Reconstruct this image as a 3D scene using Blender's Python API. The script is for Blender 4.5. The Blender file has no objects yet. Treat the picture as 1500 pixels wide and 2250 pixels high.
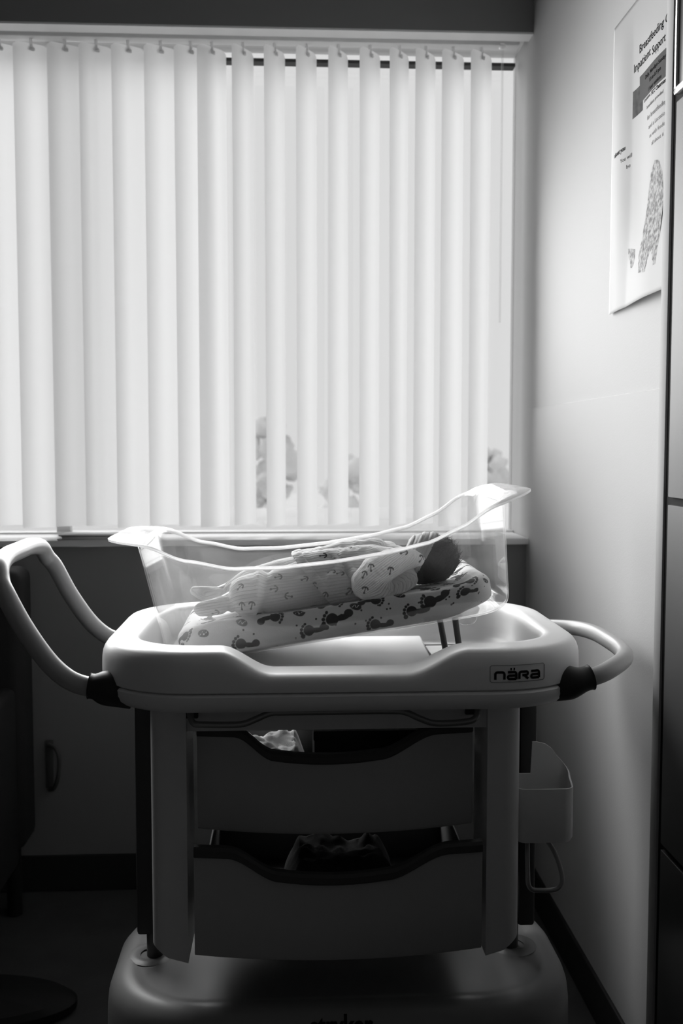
import bpy, bmesh, math, random
import numpy as np
from mathutils import Vector, Matrix, noise

random.seed(7)
SC = bpy.context.scene
COL = SC.collection
pi = math.pi

# ---------------------------------------------------------------- camera
cd = bpy.data.cameras.new('camera')
cam = bpy.data.objects.new('camera', cd)
COL.objects.link(cam)
cam.location = (0, 0, 1.265)
cam.rotation_euler = (math.radians(90 - 3.79), 0, math.radians(-2.9))
cd.sensor_fit = 'HORIZONTAL'
cd.sensor_width = 24
cd.lens = 2187 / 1500 * 24
cd.clip_start = 0.02
cd.clip_end = 200
cd.dof.use_dof = True
cd.dof.focus_distance = 1.80
cd.dof.aperture_fstop = 4.5
SC.camera = cam

# ---------------------------------------------------------------- world, daylight, exposure
W = bpy.data.worlds.new('world')
SC.world = W
W.use_nodes = True
bgn = W.node_tree.nodes['Background']
bgn.inputs[0].default_value = (1, 1, 1, 1)
bgn.inputs[1].default_value = 0.76

def light(name, typ, loc, rot, energy, **kw):
    d = bpy.data.lights.new(name, typ)
    d.energy = energy
    for k, v in kw.items():
        setattr(d, k, v)
    o = bpy.data.objects.new(name, d)
    o.location = loc
    o.rotation_euler = rot
    COL.objects.link(o)
    return o

# overcast sun falling on the outside of the vanes (from the left, high)
sd = Vector((0.50, -0.80, -0.36)).normalized()
light('sun', 'SUN', (0, 6, 5), sd.to_track_quat('-Z', 'Y').to_euler(), 2.15, angle=math.radians(70))
# daylight that comes down into the room through the window, row by row over its height
# (the half-turned vanes throw it a little to the right)
ROWS = ((1.10, 0, 1.0), (1.34, 2, 7.5), (1.58, 4, 10.5), (1.82, 6, 11.5), (2.06, 8, 6.0), (2.30, 12, 2.0))   # height, downward tilt, watts
NCOL, YAWR = 6, math.radians(10)
COLW = (1.35, 1.30, 1.2, 1.0, .72, .55)                # added lamps weakened towards the right, keeping the right wall darker
for z, down, watt in ROWS:
    dn = math.radians(down)
    for c in range(NCOL):
        x = -1.30 + (c + .5) * (.56 + 1.30) / NCOL
        light('window_daylight', 'AREA', (x, 2.785, z),
              Vector((math.sin(YAWR) * math.cos(dn), -math.cos(YAWR) * math.cos(dn), -math.sin(dn))).to_track_quat('-Z', 'Y').to_euler(),
              watt * COLW[c] / NCOL, shape='RECTANGLE', size=.31, size_y=0.24, spread=math.radians(116)).visible_camera = False

SC.view_settings.view_transform = 'Standard'
SC.view_settings.look = 'None'
SC.view_settings.gamma = 1
SC.view_settings.exposure = 0
SC.view_settings.use_curve_mapping = False
try:
    SC.cycles.use_denoising = True
    SC.cycles.max_bounces = 14
    SC.cycles.transparent_max_bounces = 24
    SC.cycles.caustics_reflective = False
    SC.cycles.caustics_refractive = False
    SC.cycles.sample_clamp_indirect = 4
except Exception:
    pass

# ---------------------------------------------------------------- materials
def nmat(name):
    m = bpy.data.materials.new(name)
    m.use_nodes = True
    return m, m.node_tree.nodes, m.node_tree.links, m.node_tree.nodes['Principled BSDF']

def grey(name, v, rough=0.5, metal=0.0, bump=0.0, scale=300, var=0.0, spec=0.5, vscale=6):
    m, N, L, b = nmat(name)
    b.inputs['Base Color'].default_value = (v, v, v, 1)
    b.inputs['Roughness'].default_value = rough
    b.inputs['Metallic'].default_value = metal
    b.inputs['Specular IOR Level'].default_value = spec
    tc = N.new('ShaderNodeTexCoord')
    if bump:
        t = N.new('ShaderNodeTexNoise')
        t.inputs['Scale'].default_value = scale
        t.inputs['Detail'].default_value = 3
        L.new(tc.outputs['Object'], t.inputs['Vector'])
        bp = N.new('ShaderNodeBump')
        bp.inputs['Strength'].default_value = bump
        bp.inputs['Distance'].default_value = 0.002
        L.new(t.outputs['Fac'], bp.inputs['Height'])
        L.new(bp.outputs['Normal'], b.inputs['Normal'])
    if var:
        t = N.new('ShaderNodeTexNoise')
        t.inputs['Scale'].default_value = vscale
        t.inputs['Detail'].default_value = 4
        L.new(tc.outputs['Object'], t.inputs['Vector'])
        r = N.new('ShaderNodeMapRange')
        r.inputs['To Min'].default_value = v * (1 - var)
        r.inputs['To Max'].default_value = min(1, v * (1 + var))
        L.new(t.outputs['Fac'], r.inputs['Value'])
        L.new(r.outputs['Result'], b.inputs['Base Color'])
    return m

M = {}
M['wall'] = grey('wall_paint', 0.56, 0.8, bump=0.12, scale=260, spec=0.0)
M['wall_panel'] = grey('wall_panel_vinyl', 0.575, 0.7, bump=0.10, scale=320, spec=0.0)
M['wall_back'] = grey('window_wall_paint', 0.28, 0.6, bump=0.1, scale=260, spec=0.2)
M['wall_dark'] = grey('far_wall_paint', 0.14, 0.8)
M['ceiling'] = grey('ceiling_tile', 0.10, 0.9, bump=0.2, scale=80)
M['floor'] = grey('floor_vinyl', 0.08, 0.5, var=0.35, vscale=9, spec=0.2)
M['base'] = grey('vinyl_baseboard', 0.035, 0.6, spec=0.2)
M['sill'] = grey('sill_laminate', 0.92, 0.4, spec=0.3)
M['wframe'] = grey('white_window_frame', 0.8, 0.4)
M['gasket'] = grey('dark_gasket', 0.04, 0.6)
M['plastic'] = grey('white_moulded_plastic', 0.84, 0.38, bump=0.03, scale=500)
M['basecover'] = grey('base_cover_plastic', 0.25, 0.42, bump=0.03, scale=500)
M['deck'] = grey('deck_board_plastic', 0.88, 0.35, bump=0.05, scale=120)
M['handle'] = grey('pale_handle_plastic', 0.40, 0.28)
M['rubber'] = grey('black_rubber', 0.03, 0.5, spec=0.3)
M['column'] = grey('grey_column_plastic', 0.70, 0.42)
M['rail'] = grey('dark_anodised_rail', 0.045, 0.45, spec=0.3)
M['drawer'] = grey('drawer_front_plastic', 0.46, 0.45, spec=0.3)
M['lip'] = grey('dark_drawer_lip', 0.07, 0.5, spec=0.25)
M['bin'] = grey('drawer_tub_plastic', 0.12, 0.5, spec=0.25)
M['steel'] = grey('brushed_steel', 0.45, 0.32, metal=1.0)
M['wire'] = grey('coated_wire', 0.28, 0.35, metal=0.6)
M['darksteel'] = grey('dark_steel', 0.10, 0.4, metal=0.5)
M['ink'] = grey('dark_print', 0.02, 0.7, spec=0.0)
M['blanket'] = grey('white_cotton', 0.8, 0.9, bump=0.4, scale=600, spec=0.1)
M['carton'] = grey('dark_carton', 0.03, 0.6, spec=0.2)
M['paper'] = grey('white_paper', 0.85, 0.45, spec=0.4)
M['papergrey'] = grey('grey_printed_paper', 0.25, 0.5)
M['paperdark'] = grey('dark_printed_cover', 0.05, 0.5)
M['chair'] = grey('dark_upholstery', 0.03, 0.8, bump=0.3, scale=200, spec=0.2)
M['blackplastic'] = grey('black_plastic', 0.02, 0.6, spec=0.2)
M['stile'] = grey('cabinet_stile_laminate', 0.46, 0.7, spec=0.0)
M['gap'] = grey('black_reveal', 0.012, 0.8, spec=0.1)
M['doorpanel'] = grey('grey_satin_door', 0.20, 0.6, spec=0.08)
M['doorlow'] = grey('shaded_satin_door', 0.09, 0.6, spec=0.08)  # satin door darkened, the dimmer light low down put into its colour
M['doordark'] = grey('dark_gloss_door', 0.04, 0.3)
M['doorframe'] = grey('bright_metal_frame', 0.6, 0.3, metal=0.8)
M['skin'] = grey('skin', 0.42, 0.5, bump=0.05, scale=400)
M['hair'] = grey('dark_hair', 0.012, 0.55, spec=0.35)
M['bark'] = grey('bark', 0.5, 0.9)
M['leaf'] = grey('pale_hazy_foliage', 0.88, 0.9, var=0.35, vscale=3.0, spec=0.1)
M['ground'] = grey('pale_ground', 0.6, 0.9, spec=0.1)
M['ledge'] = grey('pale_added_ledge', 0.80, 0.8, spec=0.1)
M['darkcloth'] = grey('dark_cotton', 0.05, 0.9, spec=0.1)
M['headrail'] = grey('headrail_white', 0.92, 0.4)
M['bracket'] = grey('dark_bracket', 0.10, 0.5)

def slat_mat():
    m, N, L, b = nmat('translucent_vane')
    out = N['Material Output']
    N.remove(b)
    d = N.new('ShaderNodeBsdfDiffuse'); d.inputs[0].default_value = (.80, .80, .80, 1)
    t = N.new('ShaderNodeBsdfTranslucent'); t.inputs[0].default_value = (.93, .93, .93, 1)
    mx = N.new('ShaderNodeMixShader'); mx.inputs[0].default_value = 0.74
    L.new(d.outputs[0], mx.inputs[1]); L.new(t.outputs[0], mx.inputs[2])
    L.new(mx.outputs[0], out.inputs[0])
    return m
M['slat'] = slat_mat()

def clear_mat(name, haze=0.1, tint=0.97, gloss=1.0, rough=0.03, ior=1.49, hazecol=0.9, veil_mid=1.0):
    """thin clear sheet: straight-through transmission, Fresnel reflection, a little surface haze"""
    m, N, L, b = nmat(name)
    out = N['Material Output']
    N.remove(b)
    tr = N.new('ShaderNodeBsdfTransparent'); tr.inputs[0].default_value = (tint, tint, tint, 1)
    gl = N.new('ShaderNodeBsdfGlossy'); gl.inputs['Roughness'].default_value = rough
    gl.inputs[0].default_value = (gloss, gloss, gloss, 1)
    fr = N.new('ShaderNodeFresnel')
    ge = N.new('ShaderNodeNewGeometry')                 # same reflectance on both faces of the thin sheet
    im = N.new('ShaderNodeMapRange')
    im.inputs['To Min'].default_value = ior; im.inputs['To Max'].default_value = 1 / ior
    L.new(ge.outputs['Backfacing'], im.inputs['Value']); L.new(im.outputs['Result'], fr.inputs['IOR'])
    mx = N.new('ShaderNodeMixShader')
    L.new(fr.outputs[0], mx.inputs[0]); L.new(tr.outputs[0], mx.inputs[1]); L.new(gl.outputs[0], mx.inputs[2])
    last = mx
    if haze:
        df = N.new('ShaderNodeBsdfDiffuse'); df.inputs[0].default_value = (hazecol,) * 3 + (1,)
        tl = N.new('ShaderNodeBsdfTranslucent'); tl.inputs[0].default_value = (hazecol,) * 3 + (1,)
        m2 = N.new('ShaderNodeMixShader'); m2.inputs[0].default_value = 0.7
        L.new(df.outputs[0], m2.inputs[1]); L.new(tl.outputs[0], m2.inputs[2])
        m3 = N.new('ShaderNodeMixShader')
        tc = N.new('ShaderNodeTexCoord')
        tx = N.new('ShaderNodeTexNoise'); tx.inputs['Scale'].default_value = 18; tx.inputs['Detail'].default_value = 6
        L.new(tc.outputs['Object'], tx.inputs['Vector'])
        mr = N.new('ShaderNodeMapRange')
        mr.inputs['From Min'].default_value = 0.3; mr.inputs['From Max'].default_value = 0.75
        mr.inputs['To Min'].default_value = haze * 0.7; mr.inputs['To Max'].default_value = haze * 1.35
        L.new(tx.outputs['Fac'], mr.inputs['Value'])
        # veiling glare put into the haze, strongest towards both ends
        sp = N.new('ShaderNodeSeparateXYZ'); L.new(tc.outputs['Object'], sp.inputs[0])
        di = N.new('ShaderNodeMath'); di.operation = 'SUBTRACT'; di.inputs[1].default_value = .42
        L.new(sp.outputs['X'], di.inputs[0])
        ab = N.new('ShaderNodeMath'); ab.operation = 'ABSOLUTE'; L.new(di.outputs[0], ab.inputs[0])
        sc = N.new('ShaderNodeMapRange'); sc.interpolation_type = 'SMOOTHSTEP'
        sc.inputs['From Min'].default_value = .10; sc.inputs['From Max'].default_value = .30
        sc.inputs['To Min'].default_value = veil_mid; sc.inputs['To Max'].default_value = 1.0
        L.new(ab.outputs[0], sc.inputs['Value'])
        mm = N.new('ShaderNodeMath'); mm.operation = 'MULTIPLY'
        L.new(mr.outputs['Result'], mm.inputs[0]); L.new(sc.outputs['Result'], mm.inputs[1])
        L.new(mm.outputs[0], m3.inputs[0])
        L.new(mx.outputs[0], m3.inputs[1]); L.new(m2.outputs[0], m3.inputs[2])
        last = m3
    L.new(last.outputs[0], out.inputs[0])
    return m
M['glass'] = clear_mat('window_glass', haze=0, tint=0.98, ior=1.45)
M['acrylic'] = clear_mat('clear_acrylic', haze=0.055, veil_mid=0.22)
M['acrylic_rim'] = clear_mat('acrylic_rim_edge', haze=0.75, tint=0.95)  # milky haze painted in for the light gathering along the rim
M['acrylic_card'] = clear_mat('frosted_card', haze=0.3, tint=0.97)

def print_mat(name, base, ink, attr, bump=0.3, scale=700, rib=None, ribdepth=0.5, thin=0.3):
    m, N, L, b = nmat(name)
    b.inputs['Roughness'].default_value = 0.9
    b.inputs['Specular IOR Level'].default_value = 0.1
    b.inputs['Sheen Weight'].default_value = 0.15
    a = N.new('ShaderNodeAttribute'); a.attribute_name = attr
    mx = N.new('ShaderNodeMix'); mx.data_type = 'RGBA'
    mx.inputs['A'].default_value = (base, base, base, 1)
    mx.inputs['B'].default_value = (ink, ink, ink, 1)
    sh = N.new('ShaderNodeMapRange'); sh.inputs['From Min'].default_value = .3; sh.inputs['From Max'].default_value = .7
    L.new(a.outputs['Fac'], sh.inputs['Value'])
    L.new(sh.outputs['Result'], mx.inputs['Factor'])
    L.new(mx.outputs['Result'], b.inputs['Base Color'])
    tc = N.new('ShaderNodeTexCoord')
    t = N.new('ShaderNodeTexNoise'); t.inputs['Scale'].default_value = scale; t.inputs['Detail'].default_value = 2
    L.new(tc.outputs['Object'], t.inputs['Vector'])
    bp = N.new('ShaderNodeBump'); bp.inputs['Strength'].default_value = bump; bp.inputs['Distance'].default_value = 0.001
    L.new(t.outputs['Fac'], bp.inputs['Height'])
    if rib:
        ra = N.new('ShaderNodeAttribute'); ra.attribute_name = 'rib'
        mu = N.new('ShaderNodeMath'); mu.operation = 'MULTIPLY'; mu.inputs[1].default_value = 2 * pi / rib
        L.new(ra.outputs['Fac'], mu.inputs[0])
        si = N.new('ShaderNodeMath'); si.operation = 'SINE'
        L.new(mu.outputs[0], si.inputs[0])
        ab = N.new('ShaderNodeMapRange'); ab.inputs['From Min'].default_value = -1.0; ab.inputs['From Max'].default_value = -0.2
        L.new(si.outputs[0], ab.inputs['Value'])
        b2 = N.new('ShaderNodeBump'); b2.inputs['Strength'].default_value = ribdepth; b2.inputs['Distance'].default_value = 0.0016
        L.new(ab.outputs['Result'], b2.inputs['Height'])
        L.new(bp.outputs['Normal'], b2.inputs['Normal'])
        bp = b2
    L.new(bp.outputs['Normal'], b.inputs['Normal'])
    tl = N.new('ShaderNodeBsdfTranslucent')
    L.new(mx.outputs['Result'], tl.inputs[0]); L.new(bp.outputs['Normal'], tl.inputs['Normal'])
    ms = N.new('ShaderNodeMixShader'); ms.inputs[0].default_value = thin
    L.new(b.outputs[0], ms.inputs[1]); L.new(tl.outputs[0], ms.inputs[2])
    L.new(ms.outputs[0], N['Material Output'].inputs[0])
    return m
M['sheet'] = print_mat('footprint_flannel', 0.78, 0.035, 'ink', 0.5, 500, thin=0.05)
M['knit'] = print_mat('ribbed_anchor_knit', 0.92, 0.10, 'ink', 0.25, 900, rib=0.0042, ribdepth=0.9, thin=0.48)
M['band_knit'] = print_mat('soft_wrap_knit', 0.62, 0.2, 'ink', 0.3, 700, rib=0.011, ribdepth=1.0)

# ---------------------------------------------------------------- object helpers
def link(name, me, mat, parent=None, smooth=True):
    o = bpy.data.objects.new(name, me)
    COL.objects.link(o)
    if mat is not None:
        me.materials.append(M[mat] if isinstance(mat, str) else mat)
    if smooth and len(me.polygons):
        me.polygons.foreach_set('use_smooth', [True] * len(me.polygons))
    if parent is not None:
        o.parent = parent
    return o

def tag(o, label=None, cat=None, group=None, kind=None):
    if label: o['label'] = label
    if cat: o['category'] = cat
    if group: o['group'] = group
    if kind: o['kind'] = kind
    return o

def thing(name, label, cat, loc=(0, 0, 0), rot=(0, 0, 0), group=None):
    o = bpy.data.objects.new(name, None)
    o.empty_display_size = 0.05
    COL.objects.link(o)
    o.location = loc
    o.rotation_euler = rot
    return tag(o, label, cat, group)

class MB:
    """collects shapes in world (or thing-local) metres; origin is subtracted at build"""
    def __init__(s, org=(0, 0, 0)):
        s.v = []; s.f = []; s.o = Vector(org)
    def add(s, vs, fs):
        b = len(s.v)
        s.v += [tuple(Vector(p) - s.o) for p in vs]
        s.f += [tuple(i + b for i in f) for f in fs]
        return s
    def box(s, lo, hi, bev=0.0, seg=2):
        bm = bmesh.new()
        bmesh.ops.create_cube(bm, size=1)
        for v in bm.verts:
            v.co = Vector([(lo[i] + hi[i]) / 2 + v.co[i] * (hi[i] - lo[i]) for i in range(3)])
        if bev:
            bmesh.ops.bevel(bm, geom=bm.edges[:], offset=bev, segments=seg, affect='EDGES', profile=0.5)
        bm.verts.index_update()
        s.add([v.co.copy() for v in bm.verts], [[v.index for v in f.verts] for f in bm.faces])
        bm.free()
        return s
    def loft(s, rings, cap0=False, cap1=False, close=True):
        n = len(rings[0]); vs = [p for r in rings for p in r]; fs = []
        m = n if close else n - 1
        for k in range(len(rings) - 1):
            for i in range(m):
                j = (i + 1) % n
                fs.append((k * n + i, k * n + j, (k + 1) * n + j, (k + 1) * n + i))
        if cap0: fs.append(tuple(reversed(range(n))))
        if cap1: fs.append(tuple(range((len(rings) - 1) * n, len(rings) * n)))
        return s.add(vs, fs)
    def tube(s, pts, r, seg=16, sub=8, closed=False, flat=1.0):
        P = smooth_path(pts, sub, closed)
        n = len(P); rings = []
        up = Vector((0, 0, 1)); prev = None
        for i, p in enumerate(P):
            a = P[(i - 1) % n] if (closed or i > 0) else P[i]
            b = P[(i + 1) % n] if (closed or i < n - 1) else P[i]
            t = (b - a).normalized()
            if prev is None:
                u = t.cross(up)
                if u.length < 1e-3: u = t.cross(Vector((0, 1, 0)))
                u.normalize()
            else:
                u = (prev - t * prev.dot(t)).normalized()
            prev = u
            w = t.cross(u)
            rr = r(i / (n - 1)) if callable(r) else r
            rings.append([p + (u * math.cos(2 * pi * k / seg) + w * math.sin(2 * pi * k / seg) * flat) * rr for k in range(seg)])
        if closed:
            rings.append(rings[0])
            return s.loft(rings)
        return s.loft(rings, True, True)
    def prism(s, poly, axis, a, b):
        """poly: 2-D outline; axis 0/1/2 extruded from a to b"""
        n = len(poly)
        def P(q, c):
            return [(c, q[0], q[1]), (q[0], c, q[1]), (q[0], q[1], c)][axis]
        vs = [P(q, a) for q in poly] + [P(q, b) for q in poly]
        fs = [tuple(range(n))[::-1], tuple(range(n, 2 * n))] + [(i, (i + 1) % n, (i + 1) % n + n, i + n) for i in range(n)]
        return s.add(vs, fs)
    def build(s, name, mat, parent=None, smooth=True, auto=35, bevel=0, solid=0, sub=0):
        me = bpy.data.meshes.new(name)
        me.from_pydata(s.v, [], s.f)
        me.validate()
        bm = bmesh.new(); bm.from_mesh(me)
        bmesh.ops.recalc_face_normals(bm, faces=bm.faces)
        if auto is not None and smooth:
            for e in bm.edges:
                if len(e.link_faces) == 2 and e.calc_face_angle(0) > math.radians(auto):
                    e.smooth = False
        bm.to_mesh(me); bm.free()
        o = link(name, me, mat, parent, smooth)
        if solid:
            m = o.modifiers.new('thickness', 'SOLIDIFY'); m.thickness = solid; m.offset = 0
        if bevel:
            m = o.modifiers.new('bevel', 'BEVEL'); m.width = bevel; m.segments = 3; m.limit_method = 'ANGLE'; m.angle_limit = math.radians(40)
        if sub:
            m = o.modifiers.new('sub', 'SUBSURF'); m.levels = sub; m.render_levels = sub
        return o

def smooth_path(pts, sub=8, closed=False):
    P = [Vector(p) for p in pts]
    if sub <= 1: return P
    n = len(P); out = []
    rng = range(n) if closed else range(n - 1)
    for i in rng:
        p1, p2 = P[i], P[(i + 1) % n]
        p0 = P[i - 1] if (closed or i > 0) else p1 * 2 - p2
        p3 = P[(i + 2) % n] if (closed or i < n - 2) else p2 * 2 - p1
        for k in range(sub):
            t = k / sub
            out.append(0.5 * ((2 * p1) + (p2 - p0) * t + (2 * p0 - 5 * p1 + 4 * p2 - p3) * t * t + (3 * p1 - p0 - 3 * p2 + p3) * t ** 3))
    if not closed: out.append(P[-1])
    return out

def rrect(cx, cy, hx, hy, r, nc=12, ns=24):
    """rounded rectangle, counter-clockwise, with points along the straights too"""
    r = max(1e-4, min(r, hx - 1e-4, hy - 1e-4))
    out = []
    cs = [(cx + hx - r, cy + hy - r, 0), (cx - hx + r, cy + hy - r, 90), (cx - hx + r, cy - hy + r, 180), (cx + hx - r, cy - hy + r, 270)]
    for q in range(4):
        x, y, a0 = cs[q]
        arc = [(x + r * math.cos(math.radians(a0 + 90 * k / nc)), y + r * math.sin(math.radians(a0 + 90 * k / nc))) for k in range(nc + 1)]
        out += arc
        x2, y2, b0 = cs[(q + 1) % 4]
        e = (x2 + r * math.cos(math.radians(b0)), y2 + r * math.sin(math.radians(b0)))
        s = arc[-1]
        out += [(s[0] + (e[0] - s[0]) * k / ns, s[1] + (e[1] - s[1]) * k / ns) for k in range(1, ns)]
    return out

def sstep(a, b, x):
    t = max(0.0, min(1.0, (x - a) / (b - a)))
    return t * t * (3 - 2 * t)

def structure(name, mb, mat, parent=None, **kw):
    o = mb.build(name, mat, parent, smooth=kw.pop('smooth', False), **kw)
    if parent is None: o['kind'] = 'structure'
    return o

# ---------------------------------------------------------------- the room
XL, XR, YB, YF, ZC = -2.6, 0.673, 2.80, -2.2, 2.85      # left wall, right wall, window wall, wall behind, ceiling
WL, WZ0, WZ1, YG = -1.75, 1.005, 2.43, 2.975             # window opening: left jamb, sill, head, glass plane

structure('floor', MB().box((XL - .2, YF - .2, -0.12), (XR + .2, YB + .3, 0)), 'floor')
structure('ceiling', MB().box((XL - .2, YF - .2, ZC), (XR + .2, YB + .3, ZC + .12)), 'ceiling')
structure('wall_right', MB().box((XR, YF - .2, -.05), (XR + .14, YB + .25, ZC + .05)), 'wall')
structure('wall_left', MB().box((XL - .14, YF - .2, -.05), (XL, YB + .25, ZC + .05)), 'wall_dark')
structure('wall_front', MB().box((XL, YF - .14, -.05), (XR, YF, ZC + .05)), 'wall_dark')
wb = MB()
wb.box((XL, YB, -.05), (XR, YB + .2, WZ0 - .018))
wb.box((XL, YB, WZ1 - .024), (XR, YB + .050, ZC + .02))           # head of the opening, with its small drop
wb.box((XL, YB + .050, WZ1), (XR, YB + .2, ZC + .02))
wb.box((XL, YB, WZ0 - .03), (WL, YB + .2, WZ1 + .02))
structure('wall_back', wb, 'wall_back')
structure('trim_2', MB().box((WL, YB + .001, WZ1 - .030), (XR, YB + .052, WZ1 - .0235), .001, 1).box((WL, YB + .052, WZ1 - .006), (XR, YG + .02, WZ1 + .001)), 'headrail')
structure('trim_1', MB().box((XR - .003, YF, .10), (XR + .001, YB + .001, 1.37), .001, 1), 'wall_panel')
structure('baseboard_right', MB().box((XR - .010, YF, 0), (XR + .001, YB, .10), .003), 'base')
structure('baseboard_back', MB().box((XL, YB - .008, 0), (XR - .010, YB + .001, .105), .003), 'base')
structure('baseboard_left', MB().box((XL, YF, 0), (XL + .010, YB - .008, .10), .003), 'base')
# window: frame, dark gasket line, glass, sill
win = structure('window_1', MB().box((WL, YG + .02, 2.424), (XR, YG + .06, WZ1 + .005))
                .box((WL, YG + .0, WZ0 - .015), (XR, YG + .06, 1.010), .002)
                .box((WL, YG, 1.01), (WL + .05, YG + .06, WZ1))
                .box((-.70, YG + .03, 1.01), (-.66, YG + .06, WZ1)), 'wframe')
structure('gasket', MB().box((WL, YG - .004, 2.3765), (XR - .012, YG + .03, 2.386)), 'gasket', win)
structure('window_glass', MB().box((WL, YG + .040, 1.00), (XR, YG + .046, 2.425)), 'glass', win)
structure('window_sill', MB().box((WL, YB - .028, WZ0 - .018), (XR - .002, YG + .01, WZ0), .003), 'sill', win, smooth=True)

# ---------------------------------------------------------------- outdoors (barely there through the gaps)
g = MB().box((-20, 3.6, -3.2), (20, 60, -3.0)).build('lawn', 'ground', None, False)
g['kind'] = 'structure'
rf = MB().box((-8, 3.06, .80), (6, 4.30, .998), .004).build('added_ledge', 'ledge', None, False)  # pale slab added outside to keep the foot of the gaps bright
rf['kind'] = 'structure'
def blob_tree(name, label, x, y, z0, h, r, seed):
    t = thing(name, label, 'tree', (x, y, z0))
    MB((x, y, z0)).tube([(x, y, z0), (x + .05, y, z0 + h * .3), (x, y, z0 + h * .6)], lambda q: .14 * (1 - .6 * q), 10, 5).build('trunk', 'bark', t)
    rr = random.Random(seed)
    bm = bmesh.new()
    for k in range(90):
        a = rr.uniform(0, 2 * pi); q = rr.uniform(0, 1) ** .5
        zz = rr.uniform(.35, 1.0)
        rad = r * (1.0 - .75 * (zz - .35) / .65) * q
        mt = Matrix.Translation((rad * math.cos(a), rad * math.sin(a) * .7, h * zz - .25)) @ Matrix.Scale(rr.uniform(.16, .34) * r * .75, 4)
        res = bmesh.ops.create_icosphere(bm, subdivisions=3, radius=1, matrix=mt)
    for v in bm.verts:
        v.co += v.normal * (noise.noise(v.co * 6.1) * .10 + noise.noise(v.co * 17) * .05)
    me = bpy.data.meshes.new('crown'); bm.to_mesh(me); bm.free()
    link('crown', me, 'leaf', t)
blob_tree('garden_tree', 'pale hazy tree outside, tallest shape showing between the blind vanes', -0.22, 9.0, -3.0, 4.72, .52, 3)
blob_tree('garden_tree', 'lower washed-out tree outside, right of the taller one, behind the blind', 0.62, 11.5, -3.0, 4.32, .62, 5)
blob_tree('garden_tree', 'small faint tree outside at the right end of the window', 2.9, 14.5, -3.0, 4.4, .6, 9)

# ---------------------------------------------------------------- vertical blind
bl = thing('vertical_blind', 'white vertical blind with half-open vanes filling the bright window', 'blind', (-.5, 2.905, WZ1))
BO = (-.5, 2.905, WZ1)
rail = MB(BO).box((WL + .01, 2.885, 2.402), (0.655, 2.928, WZ1), .004).build('headrail', 'headrail', bl)
slats = [(-1.62, 30), (-1.53, 31), (-1.44, 30), (-1.35, 30), (-1.26, 29), (-1.17, 30), (-1.08, 30), (-0.985, 30),
         (-0.8957, 30.0), (-0.8097, 31.0), (-0.7227, 29.0), (-0.6297, 31.0), (-0.5427, 30.0), (-0.4537, 30.0), (-0.3637, 32.0),
         (-0.2797, 31.0), (-0.2199, 38.5), (-0.1326, 54.0), (-0.0427, 55.5), (0.0474, 54.0), (0.1378, 52.0),
         (0.2285, 49.5), (0.3124, 52.5), (0.3878, 47.5), (0.4667, 41.0), (0.5483, 43.5)]
SW = 0.1
for i, (sx, ang) in enumerate(slats):
    if sx < -1.15: continue
    t = math.radians(ang)
    ux, uy = math.cos(t), math.sin(t)
    nx, ny = -uy, ux
    rows = []
    zs = [1.034 + .004 * math.sin(i * 2.3), 1.05, 1.3, 1.7, 2.1, 2.34, 2.388]
    for z in zs:
        row = []
        for k in range(13):
            q = k / 12 - .5
            bow = -.0035 * (1 - (2 * q) ** 2) + .0025 * math.sin(z * 2.1 + i * 1.7) * q
            ww = SW
            dz = 0 if z < 2.37 else -.010 * max(0, abs(2 * q) - .8) / .2
            row.append((sx + ux * q * ww + nx * bow, 2.905 + uy * q * ww + ny * bow, z + dz))
        rows.append(row)
    s = MB(BO).loft(rows, close=False).build('slat', 'slat', bl)
    cz = MB(BO)
    cz.tube([(sx, 2.905, 2.404), (sx, 2.905, 2.372)], .0045, 8, 1)
    cz.box((sx - .010, 2.900, 2.368), (sx + .010, 2.910, 2.378), .002, 1)
    cz.build('carrier', 'slat', s)
MB(BO).tube([(.602, 2.872, 2.40), (.602, 2.872, 1.62)], .0032, 8, 1).box((.594, 2.868, 2.39), (.610, 2.884, 2.402), .002, 1).build('wand', 'acrylic', bl)

# ---------------------------------------------------------------- things on the sill
ML = ['thin magazine lying lowest on the sill at the left', 'thin white booklet lying topmost on the sill stack', 'dark-covered magazine in the middle of the sill stack']
for k, (dx, zz, th, mt, ll) in enumerate([(0, .0, .005, 'papergrey', ML[0]), (.012, .0055, .006, 'paperdark', ML[2]), (.004, .012, .004, 'paper', ML[1])]):
    x0 = -.640 + dx; x1 = -.43 + dx * .5
    z0 = WZ0 + .0005 + zz
    mgz = thing('magazine', ll, 'magazine', (x0, 2.74, z0), group='papers stacked on the window sill')
    o0 = (x0, 2.74, z0)
    MB(o0).box((x0, 2.752, z0), (x1, 2.845, z0 + th), .0012, 1).build('pages', 'paper', mgz)
    MB(o0).box((x0 - .001, 2.750, z0 + th - .0008), (x1 + .001, 2.846, z0 + th + .0004)).build('cover', mt, mgz)

# ---------------------------------------------------------------- bassinet cart
CX, CY = 0.09, 1.86
CO = (CX, CY, 0)
cart = thing('bassinet_cart', 'white wheeled hospital bassinet cart with looped handles and two drawers', 'cart', CO)
HX, HY, RC = .42, .28, .17
ZT = .9345

def dip(x):
    return .037 * sstep(-.118, -.030, x) * (1 - sstep(.185, .290, x))

def tray_ring(d, z, top=False):
    pts = []
    for (x, y) in rrect(CX, CY, HX - d, HY - d, RC - d * .9, 14, 60):
        zz = z
        if abs(y - CY) > .12:
            k = max(0, min(1, (z - .868) / (ZT - .868)))
            zz = z - dip(x) * k * sstep(.12, .19, abs(y - CY))
        y += .013 * sstep(.016, .064, d) * sstep(.05, .24, CY - y)       # broader rim along the front
        pts.append((x, y, zz))
    return pts
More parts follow.
